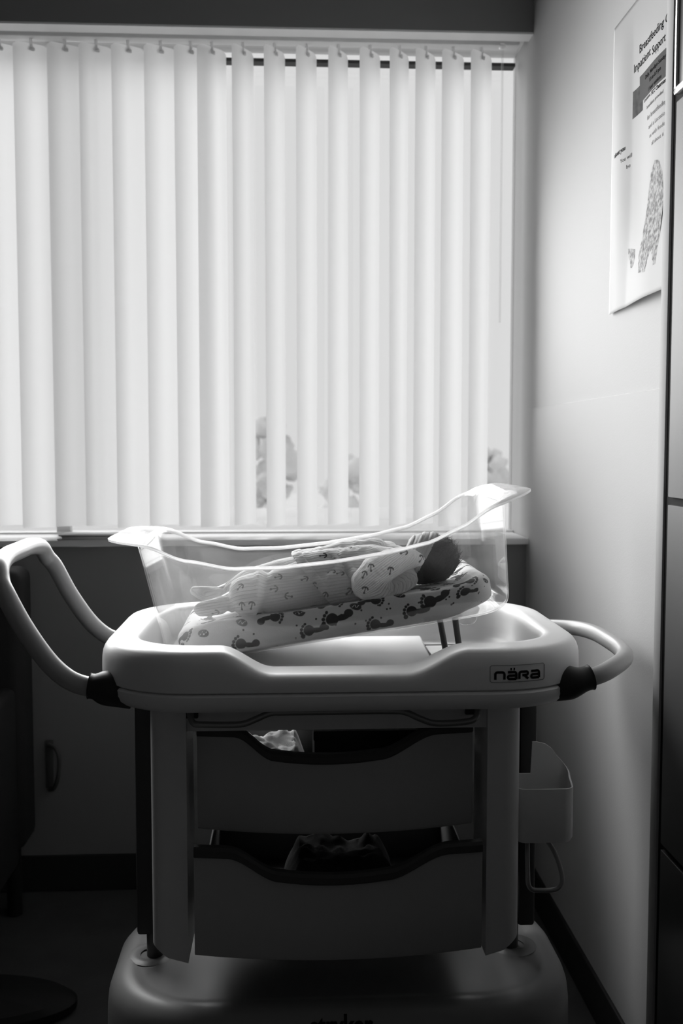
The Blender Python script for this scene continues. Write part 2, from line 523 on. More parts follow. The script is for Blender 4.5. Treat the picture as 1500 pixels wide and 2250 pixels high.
# upper shell: outer wall, rolled rim, inner wall, basin floor
prof = [(.004, .8675), (.0005, .870), (0, .876), (0, .890), (.0004, .904), (.0018, .913), (.0050, .9215), (.0095, .928), (.0145, .932), (.020, .934), (.030, .9345),
        (.046, .9345), (.056, .9338), (.062, .930), (.0660, .922), (.068, .908), (.070, .886), (.073, .872), (.080, .863), (.092, .859)]
def prof_d(z):
    o = prof[1:11]
    for (d0, z0), (d1, z1) in zip(o, o[1:]):
        if z0 <= z <= z1: return d0 + (d1 - d0) * (z - z0) / (z1 - z0)
    return 0
MB(CO).loft([tray_ring(d, z) for d, z in prof], cap1=True).build('tray_top', 'plastic', cart)
lo = [(.010, .8675), (.003, .8655), (0, .862), (.001, .852), (.006, .842), (.016, .834), (.030, .8295), (.055, .828), (.10, .828)]
MB(CO).loft([tray_ring(d, z) for d, z in lo], cap1=True).build('tray_underside', 'plastic', cart)
# deck board in the basin, with the lift plate beside it
dk = MB(CO)
outl = [(-.235, 1.69), (.255, 1.69), (.258, 1.80), (.267, 2.03), (-.235, 2.03)]
dk.prism(outl, 2, .8588, .8735)
dk.build('deck_board', 'deck', cart, bevel=.004)
MB(CO).box((.262, 1.70, .8585), (.372, 2.005, .8600), .0004, 1).build('lift_well', 'rail', cart)
MB(CO).box((.268, 1.875, .8600), (.330, 1.965, .8655), .0015).build('lift_plate', 'plastic', cart)
for (a, b) in (((.293, 1.84, .862), (.277, 1.84, .945)), ((.313, 1.80, .862), (.300, 1.80, .950))):
    MB(CO).tube([a, b], .0058, 12, 1).build('support_rod', 'darksteel', cart)

# handles
for side, nm in ((-1, 'loop handle'), (1, 'bow handle')):
    if side < 0:
        half = [(-.318, .862), (-.350, .866), (-.378, .880), (-.408, .910), (-.444, .964), (-.472, 1.018), (-.486, 1.046)]
        A = [(x, 1.662, z) for x, z in half]
        B = [(x - .012, 2.058, z) for x, z in reversed(half)]
        A[-1] = (-.484, 1.672, 1.040)
        B[0] = (-.498, 2.048, 1.040)
        mid = [(-.492, 1.70, 1.062), (-.500, 1.77, 1.071), (-.503, 1.86, 1.072), (-.505, 1.95, 1.071), (-.503, 2.02, 1.062)]
        path = A + mid + B
        h = MB(CO).tube(path, .0165, 18, 8).build('handle', 'handle', cart)
        ends = [((-.268, 1.672, .852), (-.318, 1.662, .862), (-.338, 1.662, .8645)), ((-.285, 2.042, .866), (-.325, 2.058, .864), (-.352, 2.058, .8665))]
    else:
        path = [(.475, 1.635, .870), (.515, 1.640, .877), (.548, 1.662, .884), (.588, 1.715, .890), (.603, 1.78, .893), (.605, 1.86, .894), (.603, 1.94, .893), (.588, 2.005, .890), (.548, 2.058, .884), (.515, 2.080, .877), (.475, 2.085, .870)]
        h = MB(CO).tube(path, .0155, 18, 8).build('handle', 'handle', cart)
        ends = [((.440, 1.660, .858), (.475, 1.636, .868), (.505, 1.638, .875)), ((.44, 2.055, .858), (.475, 2.084, .868), (.505, 2.082, .875))]
    for e in ends:
        MB(CO).tube(e, lambda q: .0295 - .0085 * sstep(.35, .8, q) + (.0012 if q > .97 else 0), 20, 10).build('coupling', 'rubber', h)

# columns, rails, posts
def column(xo, xi, sgn):
    """front upright: rounded on its outer front edge, bottom end cut on a slant"""
    w = abs(xi - xo)
    poly = []
    R = .030
    for k in range(9):
        a = k / 8 * pi / 2
        poly.append((xo + sgn * (R - R * math.cos(a)), 1.678 + R - R * math.sin(a)))
    poly += [(xi, 1.678), (xi, 1.80), (xo, 1.80)]
    def zb(x):
        q = abs(x - xo) / w
        return .400 - .028 * sstep(-.1, .85, q)
    rings = [[(x, y, zb(x)) for x, y in poly], [(x, y, .50) for x, y in poly], [(x, y, .829) for x, y in poly]]
    return MB(CO).loft(rings, True, True).build('column', 'column', cart)
column(-.244, -.180, 1)
column(.400, .338, -1)
for x0, x1 in ((-.297, -.262), (.438, .471)):
    MB(CO).box((x0, 1.86, .332), (x1, 1.97, .829), .006).build('side_rail', 'rail', cart)
for x0 in (-.266, .428):
    MB(CO).tube([(x0, 1.885, .282), (x0, 1.885, .345)], .016, 16, 1).build('post', 'darksteel', cart)
for x0, x1 in ((-.244, -.232), (.388, .400)):
    MB(CO).box((x0, 1.79, .40), (x1, 1.99, .829), .003).build('side_panel', 'rail', cart)

# slide-out shelf panel with its wire pull
MB(CO).box((-.182, 1.690, .776), (.340, 1.705, .829), .002).box((-.18, 1.70, .806), (.338, 2.00, .815)).build('shelf_panel', 'column', cart)
pl = MB(CO)
zw = .818
pl.tube([(-.172, 1.690, .822), (-.172, 1.670, .815), (-.166, 1.652, .803), (-.150, 1.648, .800), (-.088, 1.646, .800), (-.062, 1.645, .808), (-.036, 1.644, .819), (-.01, 1.644, .820),
         (.078, 1.644, .820), (.165, 1.644, .820), (.192, 1.644, .817), (.218, 1.645, .805), (.245, 1.646, .797), (.298, 1.648, .799), (.313, 1.652, .806), (.319, 1.670, .817), (.319, 1.690, .822)], .0055, 12, 6)
pl.build('pull_wire', 'wire', cart)
for x in (-.172, .312):
    MB(CO).box((x - .012, 1.684, .800), (x + .012, 1.692, .828), .002).build('pull_bracket', 'rail', cart)

# drawers: scooped front, dark lip, tub behind it
def drawer(x0, x1, y, z0, zt, scoop, xa, xb, xc, xd, lipt, depth, bow):
    n = 60
    xs = [x0 + (x1 - x0) * k / n for k in range(n + 1)]
    def top(x):
        q = (x - (xb + xc) / 2) / ((xc - xb) / 2)
        base = scoop * sstep(xa, xb, x) * (1 - sstep(xc, xd, x))
        sag = .006 * max(0, 1 - q * q) if abs(q) < 1 else 0
        return zt - base - sag
    def yy(x):
        q = (x - (x0 + x1) / 2) / ((x1 - x0) / 2)
        return y + bow * q * q
    def zbot(x):
        q = (x - (x0 + x1) / 2) / ((x1 - x0) / 2)
        return z0 + .006 * q * q
    front = MB(CO)
    th = .010
    R = []
    for x in xs:
        t1 = top(x) - lipt
        R.append([(x, yy(x) + .004, zbot(x)), (x, yy(x), zbot(x) + .006), (x, yy(x), (zbot(x) + t1) / 2), (x, yy(x), t1), (x, yy(x) + th, t1), (x, yy(x) + th, zbot(x))])
    front.loft(R, True, True)
    root = front.build('drawer', 'drawer', cart)
    lip = MB(CO)
    R = []
    for x in xs:
        t0 = top(x) - lipt; t1 = top(x)
        R.append([(x, yy(x) - .002, t0), (x, yy(x) - .006, t0 + .004), (x, yy(x) - .006, t1 - .005), (x, yy(x) - .002, t1), (x, yy(x) + .010, t1), (x, yy(x) + .013, t1 - .003), (x, yy(x) + .013, t0)])
    lip.loft(R, True, True)
    lip.build('drawer_lip', 'lip', root)
    tub = MB(CO)
    zf = z0 + .012
    zs = zt - .055
    yb = y + depth
    t = .004
    xi0, xi1 = x0 + .014, x1 - .014
    yt = y + th + bow + .001
    tub.box((xi0, yt, zf), (xi1, yb, zf + t))
    tub.box((xi0, yt, zf), (xi0 + t, yb, zs), .001, 1)
    tub.box((xi1 - t, yt, zf), (xi1, yb, zs), .001, 1)
    tub.box((xi0, yb - t, zf), (xi1, yb, zs - .03), .001, 1)
    tub.build('drawer_tub', 'bin', root)
    return root
drawer(-.165, .318, 1.690, .590, .780, .041, -.100, -.030, .150, .255, .018, .36, .022)
drawer(-.168, .329, 1.650, .384, .583, .040, -.112, -.020, .160, .270, .019, .40, .018)

# base cover, casters
BX, BY, BR = .440, .240, .19
bp = [(.012, .085), (.002, .12), (0, .17), (.001, .218), (.004, .246), (.010, .264), (.020, .276), (.032, .2825), (.042, .2845), (.050, .2835), (.056, .2815), (.064, .281), (.10, .283)]
BCY = CY + .042
rings = []
for d, z in bp:
    rings.append([(x, y, z) for x, y in rrect(CX, BCY, BX - d, BY - d, BR - d * .9, 14, 40)])
MB(CO).loft(rings, True, True).build('base_cover', 'basecover', cart)
for x0 in (-.272, .434):
    dsh = MB(CO)
    dsh.loft([[(x0 + a * math.cos(q * pi / 12), 1.885 + a * math.sin(q * pi / 12), z) for q in range(24)] for a, z in ((.046, .2828), (.038, .2865), (.030, .2860), (.022, .2836))])
    dsh.build('post_collar', 'basecover', cart)
for x in (-.20, .38):
    for y in (1.755, 2.05):
        c = MB(CO)
        c.tube([(x - .014, y, .046), (x + .014, y, .046)], .0455, 28, 1)
        c.box((x - .018, y - .02, .046), (x + .018, y + .02, .088), .004)
        c.build('caster', 'rubber', cart)

# side bin and wire hook on the right
sb = MB(CO)
def plate(poly, axis, a, b):
    sb.prism(poly, axis, a, b)
bx0, bx1, bz0, bz1, by0, by1 = .401, .502, .553, .655, 1.715, 1.805
def corner_ring(z, off, sl=0):
    r = .016
    pts = []
    for (x, y) in rrect((bx0 + bx1) / 2, (by0 + by1) / 2, (bx1 - bx0) / 2 - off, (by1 - by0) / 2 - off, max(.003, r - off), 6, 60):
        zz = z
        if z > bz1 - .001:   # the far wall climbs towards the cart in a rounded hump
            far = sstep(by1 - .030, by1 - .004, y)
            hx = (.30, .4395, .4405, .448, .462, .473, .481, .489, .505)
            hz = (.0, .0, .060, .060, .056, .047, .034, .024, .002)
            zz = bz1 + float(np.interp(x, hx, hz)) * far
        x += .016 * (y - by0) / (by1 - by0) * (x - bx0) / (bx1 - bx0)
        pts.append((x, y, zz))
    return pts
sb.loft([corner_ring(bz0, .012), corner_ring(bz0 + .003, .004), corner_ring(bz0 + .010, 0), corner_ring(.62, 0), corner_ring(bz1, 0), corner_ring(bz1, .003), corner_ring(.62, .003), corner_ring(bz0 + .006, .003)], True, True)
sb.build('side_bin', 'column', cart)
MB(CO).box((.395, 1.73, .57), (.402, 1.79, .70), .002).build('bin_bracket', 'rail', cart)
hk = MB(CO)
hk.tube([(.430, 1.76, .552), (.424, 1.735, .530), (.422, 1.722, .500), (.423, 1.72, .480), (.430, 1.72, .470), (.445, 1.72, .468), (.465, 1.72, .468), (.478, 1.72, .472), (.485, 1.722, .484), (.483, 1.73, .505), (.476, 1.745, .528), (.462, 1.77, .550)], .0042, 12, 6)
hk.build('wire_hook', 'wire', cart)
hk = MB(CO)
hk.tube([(.424, 1.86, .552), (.435, 1.858, .545), (.450, 1.855, .545), (.462, 1.85, .552)], .004, 10, 5)
hk.build('hook_loop', 'wire', cart)

# lettering: drawn with strokes and laid on the curved shell
def stroke_letters(strokes, th):
    """strokes: list of polylines in letter units -> list of quads (flat ribbons)"""
    quads = []
    for s in strokes:
        P = [Vector((p[0], p[1])) for p in s]
        n = len(P)
        nor = []
        for i in range(n):
            a = P[max(0, i - 1)]; b = P[min(n - 1, i + 1)]
            t = (b - a).normalized(); nor.append(Vector((-t.y, t.x)))
        ext = P[:]
        for i in range(n - 1):
            sub = max(1, int((P[i + 1] - P[i]).length / .25))
            for k in range(sub):
                a = P[i].lerp(P[i + 1], k / sub); b = P[i].lerp(P[i + 1], (k + 1) / sub)
                na = nor[i].lerp(nor[i + 1], k / sub); nb = nor[i].lerp(nor[i + 1], (k + 1) / sub)
                quads.append([a + na * th / 2, a - na * th / 2, b - nb * th / 2, b + nb * th / 2])
    return quads
def arc(cx, cy, r, a0, a1, n=6, ry=None):
    ry = ry or r
    return [(cx + r * math.cos(math.radians(a0 + (a1 - a0) * k / n)), cy + ry * math.sin(math.radians(a0 + (a1 - a0) * k / n))) for k in range(n + 1)]
def L_n(x): return [[(x, 0), (x, .7)] + arc(x + .3, .7, .3, 180, 90, 5) + [(x + 1.0, 1.0)] + arc(x + 1.0, .7, .3, 90, 0, 5) + [(x + 1.3, 0)]]
def L_a(x): return [[(x + .05, 1.0), (x + 1.0, 1.0)] + arc(x + 1.0, .7, .3, 90, 0, 5) + [(x + 1.3, 0)],
                    [(x + 1.3, .06), (x + .3, .06)] + arc(x + .3, .29, .23, 270, 90, 6) + [(x + 1.3, .52)]]
def L_R(x): return [[(x, 0), (x, .7)] + arc(x + .3, .7, .3, 180, 90, 5) + [(x + 1.05, 1.0)] + arc(x + 1.05, .76, .24, 90, -90, 6) + [(x + .45, .52)], [(x + .75, .50), (x + 1.35, 0.0)]]
def dots(x, y): return [[(x + .42, y), (x + .62, y)], [(x + .88, y), (x + 1.08, y)]]
def front_y(x, off):
    """front face of the tray outline at x"""
    xa, xb = CX - HX + RC, CX + HX - RC
    if xa <= x <= xb: return CY - HY - off
    dx = x - (xb if x > xb else xa)
    return CY - HY + RC - math.sqrt(max(1e-6, RC * RC - dx * dx)) - off
lt = MB(CO)
glyphs = L_n(0) + L_a(1.75) + dots(1.75, 1.42) + L_R(3.5) + L_a(5.25)
px0, pz0, su, sv = .3300, .8865, .01145, .0118
for q in stroke_letters(glyphs, .34):
    vs = []
    for off in (.0006, -.001):
        for p in q:
            x = px0 + p.x * su; z = pz0 + p.y * sv
            dd = prof_d(z)
            vs.append((x, front_y(x, off) + dd, z))
    lt.add(vs, [(0, 1, 2, 3), (0, 4, 5, 1), (1, 5, 6, 2), (2, 6, 7, 3), (3, 7, 4, 0)])
lt.build('name_lettering', 'ink', cart, smooth=False)
# thin outline of the badge
bo = MB(CO)
bad = [(-.55, -.35), (7.2, -.35), (7.4, -.15), (7.4, 1.75), (7.2, 1.95), (-.55, 1.95), (-.75, 1.75), (-.75, -.15), (-.55, -.35)]
for q in stroke_letters([bad], .05):
    vs = []
    for p in q:
        x = px0 + p.x * su; z = pz0 + p.y * sv
        dd = prof_d(z)
        vs.append((x, front_y(x, .0005) + dd, z))
    bo.add(vs, [(0, 1, 2, 3)])
bo.build('badge_outline', 'rail', cart, smooth=False, solid=.0004)
def text_mesh(txt, size=1.0, offset=0.0, shear=0.0, align='LEFT'):
    cu = bpy.data.curves.new('txt', 'FONT')
    cu.body = txt; cu.size = size; cu.offset = offset; cu.shear = shear; cu.align_x = align
    cu.resolution_u = 3
    o = bpy.data.objects.new('txt', cu); COL.objects.link(o)
    dg = bpy.context.evaluated_depsgraph_get()
    me = bpy.data.meshes.new_from_object(o.evaluated_get(dg))
    vs = [tuple(v.co) for v in me.vertices]; fs = [tuple(p.vertices) for p in me.polygons]
    bpy.data.objects.remove(o); bpy.data.curves.remove(cu); bpy.data.meshes.remove(me)
    return vs, fs
vs, fs = text_mesh('stryker', 1.0, .028)
xs = [v[0] for v in vs]; w = max(xs) - min(xs)
def base_front(z):
    d = 0
    for (d0, z0), (d1, z1) in zip(bp, bp[1:]):
        if z0 <= z <= z1: d = d0 + (d1 - d0) * (z - z0) / (z1 - z0)
    return BCY - BY + d
k = .110 / w
mk = MB(CO)
mk.add([(.030 + (v[0] - min(xs)) * k, base_front(.247 + v[1] * k * 1.0) - .0030, .247 + v[1] * k * 1.0) for v in vs], fs)
mk.build('maker_lettering', 'ink', cart, smooth=False, solid=.0008)

# ---------------------------------------------------------------- things in the drawers
def cloth_heap(name, label, cat, x0, x1, y0, y1, z0, h, mat, seed, group=None):
    n = 46
    rr = random.Random(seed)
    off = Vector((rr.uniform(0, 50), rr.uniform(0, 50), 0))
    org = Vector(((x0 + x1) / 2, (y0 + y1) / 2, z0))
    rings = []
    vs, fs = [], []
    for i in range(n + 1):
        for j in range(n + 1):
            u, v = i / n, j / n
            x = x0 + (x1 - x0) * u; y = y0 + (y1 - y0) * v
            e = min(1, 7 * min(u, 1 - u)) * min(1, 7 * min(v, 1 - v))
            e = math.sqrt(max(0, e))
            p = Vector((x * 16, y * 16, 0)) + off
            f = .5 + .5 * noise.noise(p) + .35 * abs(noise.noise(p * 2.3))
            vs.append((x + .006 * noise.noise(p + Vector((9, 0, 0))), y, z0 + h * e * (.55 + .55 * f)))
    for i in range(n):
        for j in range(n):
            a = i * (n + 1) + j
            fs.append((a, a + n + 1, a + n + 2, a + 1))
    m = MB(org).add(vs, fs)
    # underside
    nb = len(vs)
    m.add([(x0, y0, z0), (x1, y0, z0), (x1, y1, z0), (x0, y1, z0)], [(3, 2, 1, 0)])
    o = m.build(name, mat, None)
    o.location = org
    return tag(o, label, cat, group)
cloth_heap('folded_blanket', 'white crumpled blanket catching light in the upper drawer', 'blanket', -.132, .030, 1.80, 2.025, .608, .085, 'blanket', 4)
cloth_heap('crumpled_cloth', 'dark crumpled cloth lying in the lower open drawer', 'cloth', -.02, .20, 1.74, 1.98, .401, .095, 'darkcloth', 11)
bxo = thing('carton', 'dark carton beside the white blanket in the upper drawer', 'box', (.135, 1.90, .607))
MB((.135, 1.90, .607)).box((.042, 1.83, .607), (.240, 2.00, .725), .002).build('box_body', 'carton', bxo)
MB((.135, 1.90, .607)).box((.040, 1.828, .715), (.242, 2.002, .733), .002).build('lid', 'carton', bxo)

# ---------------------------------------------------------------- the clear tub (tilted, head end up)
TH = math.radians(8.7)
TO = Vector((-.233, 1.91, .921))
tub = thing('bassinet_tub', 'clear acrylic bassinet tub tilted head-up on the cart', 'tub', TO, (0, -TH, 0))
# local frame: x along the tub, y across, z normal to its floor
UC, UHX, VHY = .318, .316, .160     # floor centre, half length, half width at the floor
def rim_h(x, y):
    """rim height round the tub: low along the sides, high at both ends"""
    kx = [(-.05, .192), (-.01, .186), (.016, .172), (.079, .135), (.155, .108), (.24, .097), (.33, .093), (.42, .094), (.49, .100), (.55, .118), (.61, .150), (.66, .180), (.72, .186)]
    for (a, ha), (b, hb) in zip(kx, kx[1:]):
        if a <= x <= b:
            t = (x - a) / (b - a); t = t * t * (3 - 2 * t) * .35 + t * .65
            return ha + (hb - ha) * t
    return .188
def tub_ring(z, frac=None, off=0.0):
    d = .018 * max(0, z + .05) / .24          # draft
    return rrect(UC, 0, UHX + d + off, VHY + d * .8 + off, .050 + d, 10, 40)
base_ring = rrect(UC, 0, UHX, VHY, .05, 10, 40)
N0 = len(base_ring)
rings = []
fr = [.02, .03, .05, .1, .2, .3, .4, .5, .6, .7, .8, .9, 1.0]
rb = .030
for k in range(7):       # rounded bottom edge
    a = pi / 2 * k / 6
    ins = rb * (1 - math.sin(a)); zz = -.05 + rb * (1 - math.cos(a))
    rings.append([(x, y, zz) for x, y in rrect(UC, 0, UHX - ins, VHY - ins, .05, 10, 40)])
zlow = -.05 + rb
for f in fr[2:]:
    ring = []
    for (x0, y0) in base_ring:
        H = rim_h(x0, y0)
        z = zlow + (H - zlow) * f
        d = .085 * (z - zlow) * 1.0
        nx, ny = (x0 - UC) / UHX, y0 / VHY
        ring.append((UC + (x0 - UC) * (1 + d / UHX), y0 * (1 + d * .8 / VHY), z))
    rings.append(ring)
rim_edge = rings[-1]
shell = MB().loft(rings, cap0=True).build('tub_shell', 'acrylic', tub, solid=.003)
# rolled flange round the rim, wider at both ends
def outward(i, ring):
    n = len(ring)
    a, b = ring[(i - 1) % n], ring[(i + 1) % n]
    t = Vector((b[0] - a[0], b[1] - a[1], 0)).normalized()
    return Vector((t.y, -t.x, 0))
fl = []
for (w, dz) in ((0, 0), (.25, .0025), (.7, .0035), (1.0, .001), (1.0, -.003), (.7, -.0010), (.25, -.0018), (0, -.004)):
    ring = []
    for i, p in enumerate(rim_edge):
        o = outward(i, rim_edge)
        endw = sstep(.26, .34, abs(p[0] - UC)) * max(0, 1 - (abs(p[1]) / .19) ** 6 * .6)
        ww = .0075 + .046 * endw * abs(o.x)
        lift = (.012 if p[0] < UC else -.002) * endw * w
        ring.append((p[0] + o.x * ww * w, p[1] + o.y * ww * w, p[2] + dz + lift))
    fl.append(ring)
fl.append(fl[0])
MB().loft(fl).build('tub_rim', 'acrylic_rim', tub)
# clear foot under the head end
ft = MB()
ft.loft([[(.555 + r * math.cos(a * pi / 10), -.10 + r * math.sin(a * pi / 10), z) for a in range(20)] for r, z in ((.019, -.0515), (.018, -.062), (.013, -.068), (.006, -.070))], True, True)
ft.build('tub_foot', 'acrylic', tub)
# printed strip on the head wall and a frosted card holder inside it
st = MB()
st.prism([(.6392, .018), (.6405, .018), (.6461, .085), (.6448, .085)], 1, -.100, -.015)
st.build('label_strip', 'papergrey', tub, smooth=False)
# ---------------------------------------------------------------- mattress with footprint sheet
MW = math.radians(0)
mat_o_root = TO
PU, PV, PHX, PHY = .315, -.004, .290, .146
zb, zt = -.0455, .020
edge_r = .026
def pad_print():
    P = []   # (u, t, angle deg, size, kind)  t: distance down the front from the top edge (negative = on top)
    u = lambda px: .123 + (px - 510) * .000818
    yt = lambda px: 1335 - .153 * (px - 700)
    F = [(540, 1425, 5, 's'), (690, 1395, -5, 's'), (745, 1370, -12, 'b'), (835, 1384, 3, 's'), (918, 1355, -3, 's'), (962, 1330, -20, 'b'), (1042, 1288, 170, 's'),
         (605, 1370, 165, 's'), (740, 1333, 170, 's'), (828, 1330, 175, 's'), (400, 1385, 200, 's'), (620, 1450, 0, 's'), (480, 1452, 10, 's'), (1040, 1322, 10, 's')]
    for px, py, a, k in F: P.append((u(px), (py - yt(px)) / 78 * .066 + .010, a, 1.0 if k == 's' else 1.18, 'foot'))
    Lf = [(455, 1402), (540, 1382), (665, 1357), (890, 1318), (970, 1297), (1095, 1279), (380, 1400), (790, 1345)]
    for px, py in Lf: P.append((u(px), (py - yt(px)) / 78 * .066 + .010, 20, 1.0, 'leaf'))
    rr = random.Random(5)
    for k in range(300):   # the rest of the cloth, over the top
        c = (rr.uniform(.02, .61), -rr.uniform(.02, .28))
        if min(math.hypot(c[0] - q[0], c[1] - q[1]) for q in P) > .047:
            P.append((*c, rr.uniform(0, 360), 1.0, rr.choice(['foot', 'foot', 'leaf'])))
    for k in range(260):
        P.append((rr.uniform(.0, .63), rr.uniform(-.28, .07), 0, 1.0, 'dot'))
    return P
AA = .0013
def ell(dx, dy, cx, cy, rx, ry, th=0):
    """signed distance (negative inside), approximately, to an ellipse"""
    c, s_ = math.cos(th), math.sin(th)
    X = (dx - cx) * c + (dy - cy) * s_; Y = -(dx - cx) * s_ + (dy - cy) * c
    return (np.sqrt((X / rx) ** 2 + (Y / ry) ** 2) - 1) * min(rx, ry)
def soft(d, aa=AA): return np.clip(.5 - d / (2 * aa), 0, 1)
def foot_mask(dx, dy):
    """dx along heel->toe (heel at -.022, toes at +.02)"""
    d = np.minimum(ell(dx, dy, -.019, .0005, .0068, .0058), ell(dx, dy, -.007, -.002, .012, .0044, .12))
    d = np.minimum(d, ell(dx, dy, .0065, .0005, .0092, .0092))
    for cx, cy, r in ((.0185, -.0070, .0040), (.0200, -.0008, .0031), (.0185, .0050, .0028), (.0150, .0098, .0026), (.0105, .0130, .0024)):
        d = np.minimum(d, ell(dx, dy, cx, cy, r, r))
    return soft(d)
def make_pad():
    n_c, n_s = 30, 330
    prof = []
    for k in range(0, 7):
        a = pi / 2 * k / 6
        prof.append((.012 * (1 - math.sin(a)), zb + .012 * (1 - math.cos(a))))
    for k in range(1, 22):
        prof.append((0, zb + .012 + (zt - edge_r - zb - .012) * k / 21))
    for k in range(1, 24):
        a = pi / 2 * k / 23
        prof.append((edge_r * (1 - math.cos(a)), zt - edge_r + edge_r * math.sin(a)))
    d = edge_r
    while d < PHY - .004:
        d += .0016
        prof.append((d, zt))
    arcs = [0]
    for (d0, z0), (d1, z1) in zip(prof, prof[1:]): arcs.append(arcs[-1] + math.hypot(d1 - d0, z1 - z0))
    kt = 7 + 21 + 22
    A_top = arcs[kt]
    vs, uv = [], []
    for (d, z), a in zip(prof, arcs):
        R = rrect(PU, PV, PHX - d, PHY - d, max(.002, .045 - d * .8), n_c, n_s)
        out = A_top - a        # distance outside the top edge, in the unfolded cloth
        R2 = rrect(PU, PV, PHX - edge_r + out, PHY - edge_r + out, max(.002, .02 + max(0, out)), n_c, n_s)
        for (x, y), (x2, y2) in zip(R, R2):
            vs.append((x, y, z)); uv.append((x2, y2))
    n = len(rrect(PU, PV, PHX, PHY, .045, n_c, n_s))
    fs = []
    for k in range(len(prof) - 1):
        for i in range(n):
            j = (i + 1) % n
            fs.append((k * n + i, k * n + j, (k + 1) * n + j, (k + 1) * n + i))
    fs.append(tuple(reversed(range(n))))
    fs.append(tuple(range((len(prof) - 1) * n, len(prof) * n)))
    V = np.array(vs); UV = np.array(uv)
    ink = np.zeros(len(V))
    ye = PV - PHY + edge_r
    X, T = UV[:, 0], ye - UV[:, 1]          # T grows down the front
    for (pu, pt, ang, sz, kind) in pad_print():
        pt = pt - .0
        near = (np.abs(X - pu) < .045) & (np.abs(T - pt) < .045)
        idx = np.nonzero(near)[0]
        if len(idx) == 0: continue
        dx, dy = X[idx] - pu, T[idx] - pt
        if kind == 'dot':
            m = soft(np.sqrt(dx * dx + dy * dy) - .0019)
        else:
            c, s = math.cos(math.radians(ang + 180)), math.sin(math.radians(ang + 180))
            a, b = (dx * c + dy * s) / sz / 1.04, (-dx * s + dy * c) / sz / 1.04
            if kind == 'foot':
                m = foot_mask(a, b)
            else:
                e = soft(ell(a, b, 0, 0, .0105, .0062, .1))
                sq = soft(np.maximum(np.abs(b - .0022 * np.sin(a * 900)) - .0009, np.abs(a) - .006), .0007)
                m = e * (1 - sq)
        ink[idx] = np.maximum(ink[idx], m)
    # soft, padded surface: small wrinkles, a little lower at the foot end
    for i in range(len(V)):
        x, y, z = V[i]
        p = Vector((x * 13, y * 13, z * 13))
        top = sstep(zb + .01, zt, z)
        h = .0035 * noise.noise(p) * top + .0013 * noise.noise(p * 3.7)
        lowend = -.010 * (1 - sstep(.02, .10, x)) * top + .006 * sstep(.05, .12, x) * (1 - sstep(.12, .26, x)) * top
        rise = .018 * sstep(.50, .60, x) * (1 - sstep(.1, 1, top))       # underside lifts at the head end
        dent = -.0135 * sstep(.04, .10, x) * (1 - sstep(.545, .59, x)) * sstep(-.150, -.118, y) * (1 - sstep(.05, .09, y)) * top
        V[i, 2] += h * (1 if dent > -.004 else .35) + dent + lowend + rise + .006 * sstep(.50, .60, x) * top
        V[i, 1] += .0016 * noise.noise(p * 1.7 + Vector((5, 5, 5)))
    me = bpy.data.meshes.new('mattress')
    me.from_pydata(V.tolist(), [], fs)
    at = me.attributes.new('ink', 'FLOAT', 'POINT')
    at.data.foreach_set('value', ink.astype(np.float32))
    o = link('mattress', me, 'sheet')
    o.location = TO
    o.rotation_euler = (0, -TH, 0)
    return o
tag(make_pad(), 'bassinet mattress in a white sheet printed with baby footprints, inside the clear tub', 'mattress')

# ---------------------------------------------------------------- the baby (back towards us, head at the right)
baby = thing('person', 'newborn baby lying in the clear tub in ribbed anchor-print clothes, back to the camera', 'person', TO + Vector((0, -.020, 0)), (0, -TH, 0))
def capsules(chains, sub=3):
    bm = bmesh.new()
    for ch in chains:
        for (a, b) in zip(ch, ch[1:]):
            L = math.dist(a[:3], b[:3]); n = max(2, int(L / (min(a[3], b[3]) * .28)) + 1)
            for k in range(n + 1):
                t = k / n
                c = [a[i] + (b[i] - a[i]) * t for i in range(4)]
                bmesh.ops.create_icosphere(bm, subdivisions=sub, radius=c[3], matrix=Matrix.Translation(c[:3]))
        if len(ch) == 1:
            c = ch[0]
            s = c[4] if len(c) > 4 else (1, 1, 1)
            rot = c[5] if len(c) > 5 else Matrix.Identity(4)
            bmesh.ops.create_icosphere(bm, subdivisions=4, radius=c[3], matrix=Matrix.Translation(c[:3]) @ rot @ Matrix.Diagonal((*s, 1)))
    me = bpy.data.meshes.new('tmp'); bm.to_mesh(me); bm.free()
    return me
def remeshed(chains, voxel, smooth=8, fac=.5):
    me = capsules(chains)
    o = bpy.data.objects.new('tmp', me); COL.objects.link(o)
    m = o.modifiers.new('r', 'REMESH'); m.mode = 'VOXEL'; m.voxel_size = voxel
    s = o.modifiers.new('s', 'SMOOTH'); s.factor = fac; s.iterations = smooth
    dg = bpy.context.evaluated_depsgraph_get()
    r = bpy.data.meshes.new_from_object(o.evaluated_get(dg))
    bpy.data.objects.remove(o); bpy.data.meshes.remove(me)
    return r
def arr(me):
    a = np.empty(len(me.vertices) * 3, np.float32); me.vertices.foreach_get('co', a)
    b = np.empty(len(me.vertices) * 3, np.float32); me.vertices.foreach_get('normal', b)
    return a.reshape(-1, 3).astype(float), b.reshape(-1, 3).astype(float)
def setco(me, V):
    V[:, 2] = np.maximum(V[:, 2], PADW + .0006)
    me.vertices.foreach_set('co', V.astype(np.float32).ravel()); me.update()
PADW = .0090
def setattr_f(me, name, vals):
    a = me.attributes.new(name, 'FLOAT', 'POINT'); a.data.foreach_set('value', np.asarray(vals, np.float32))

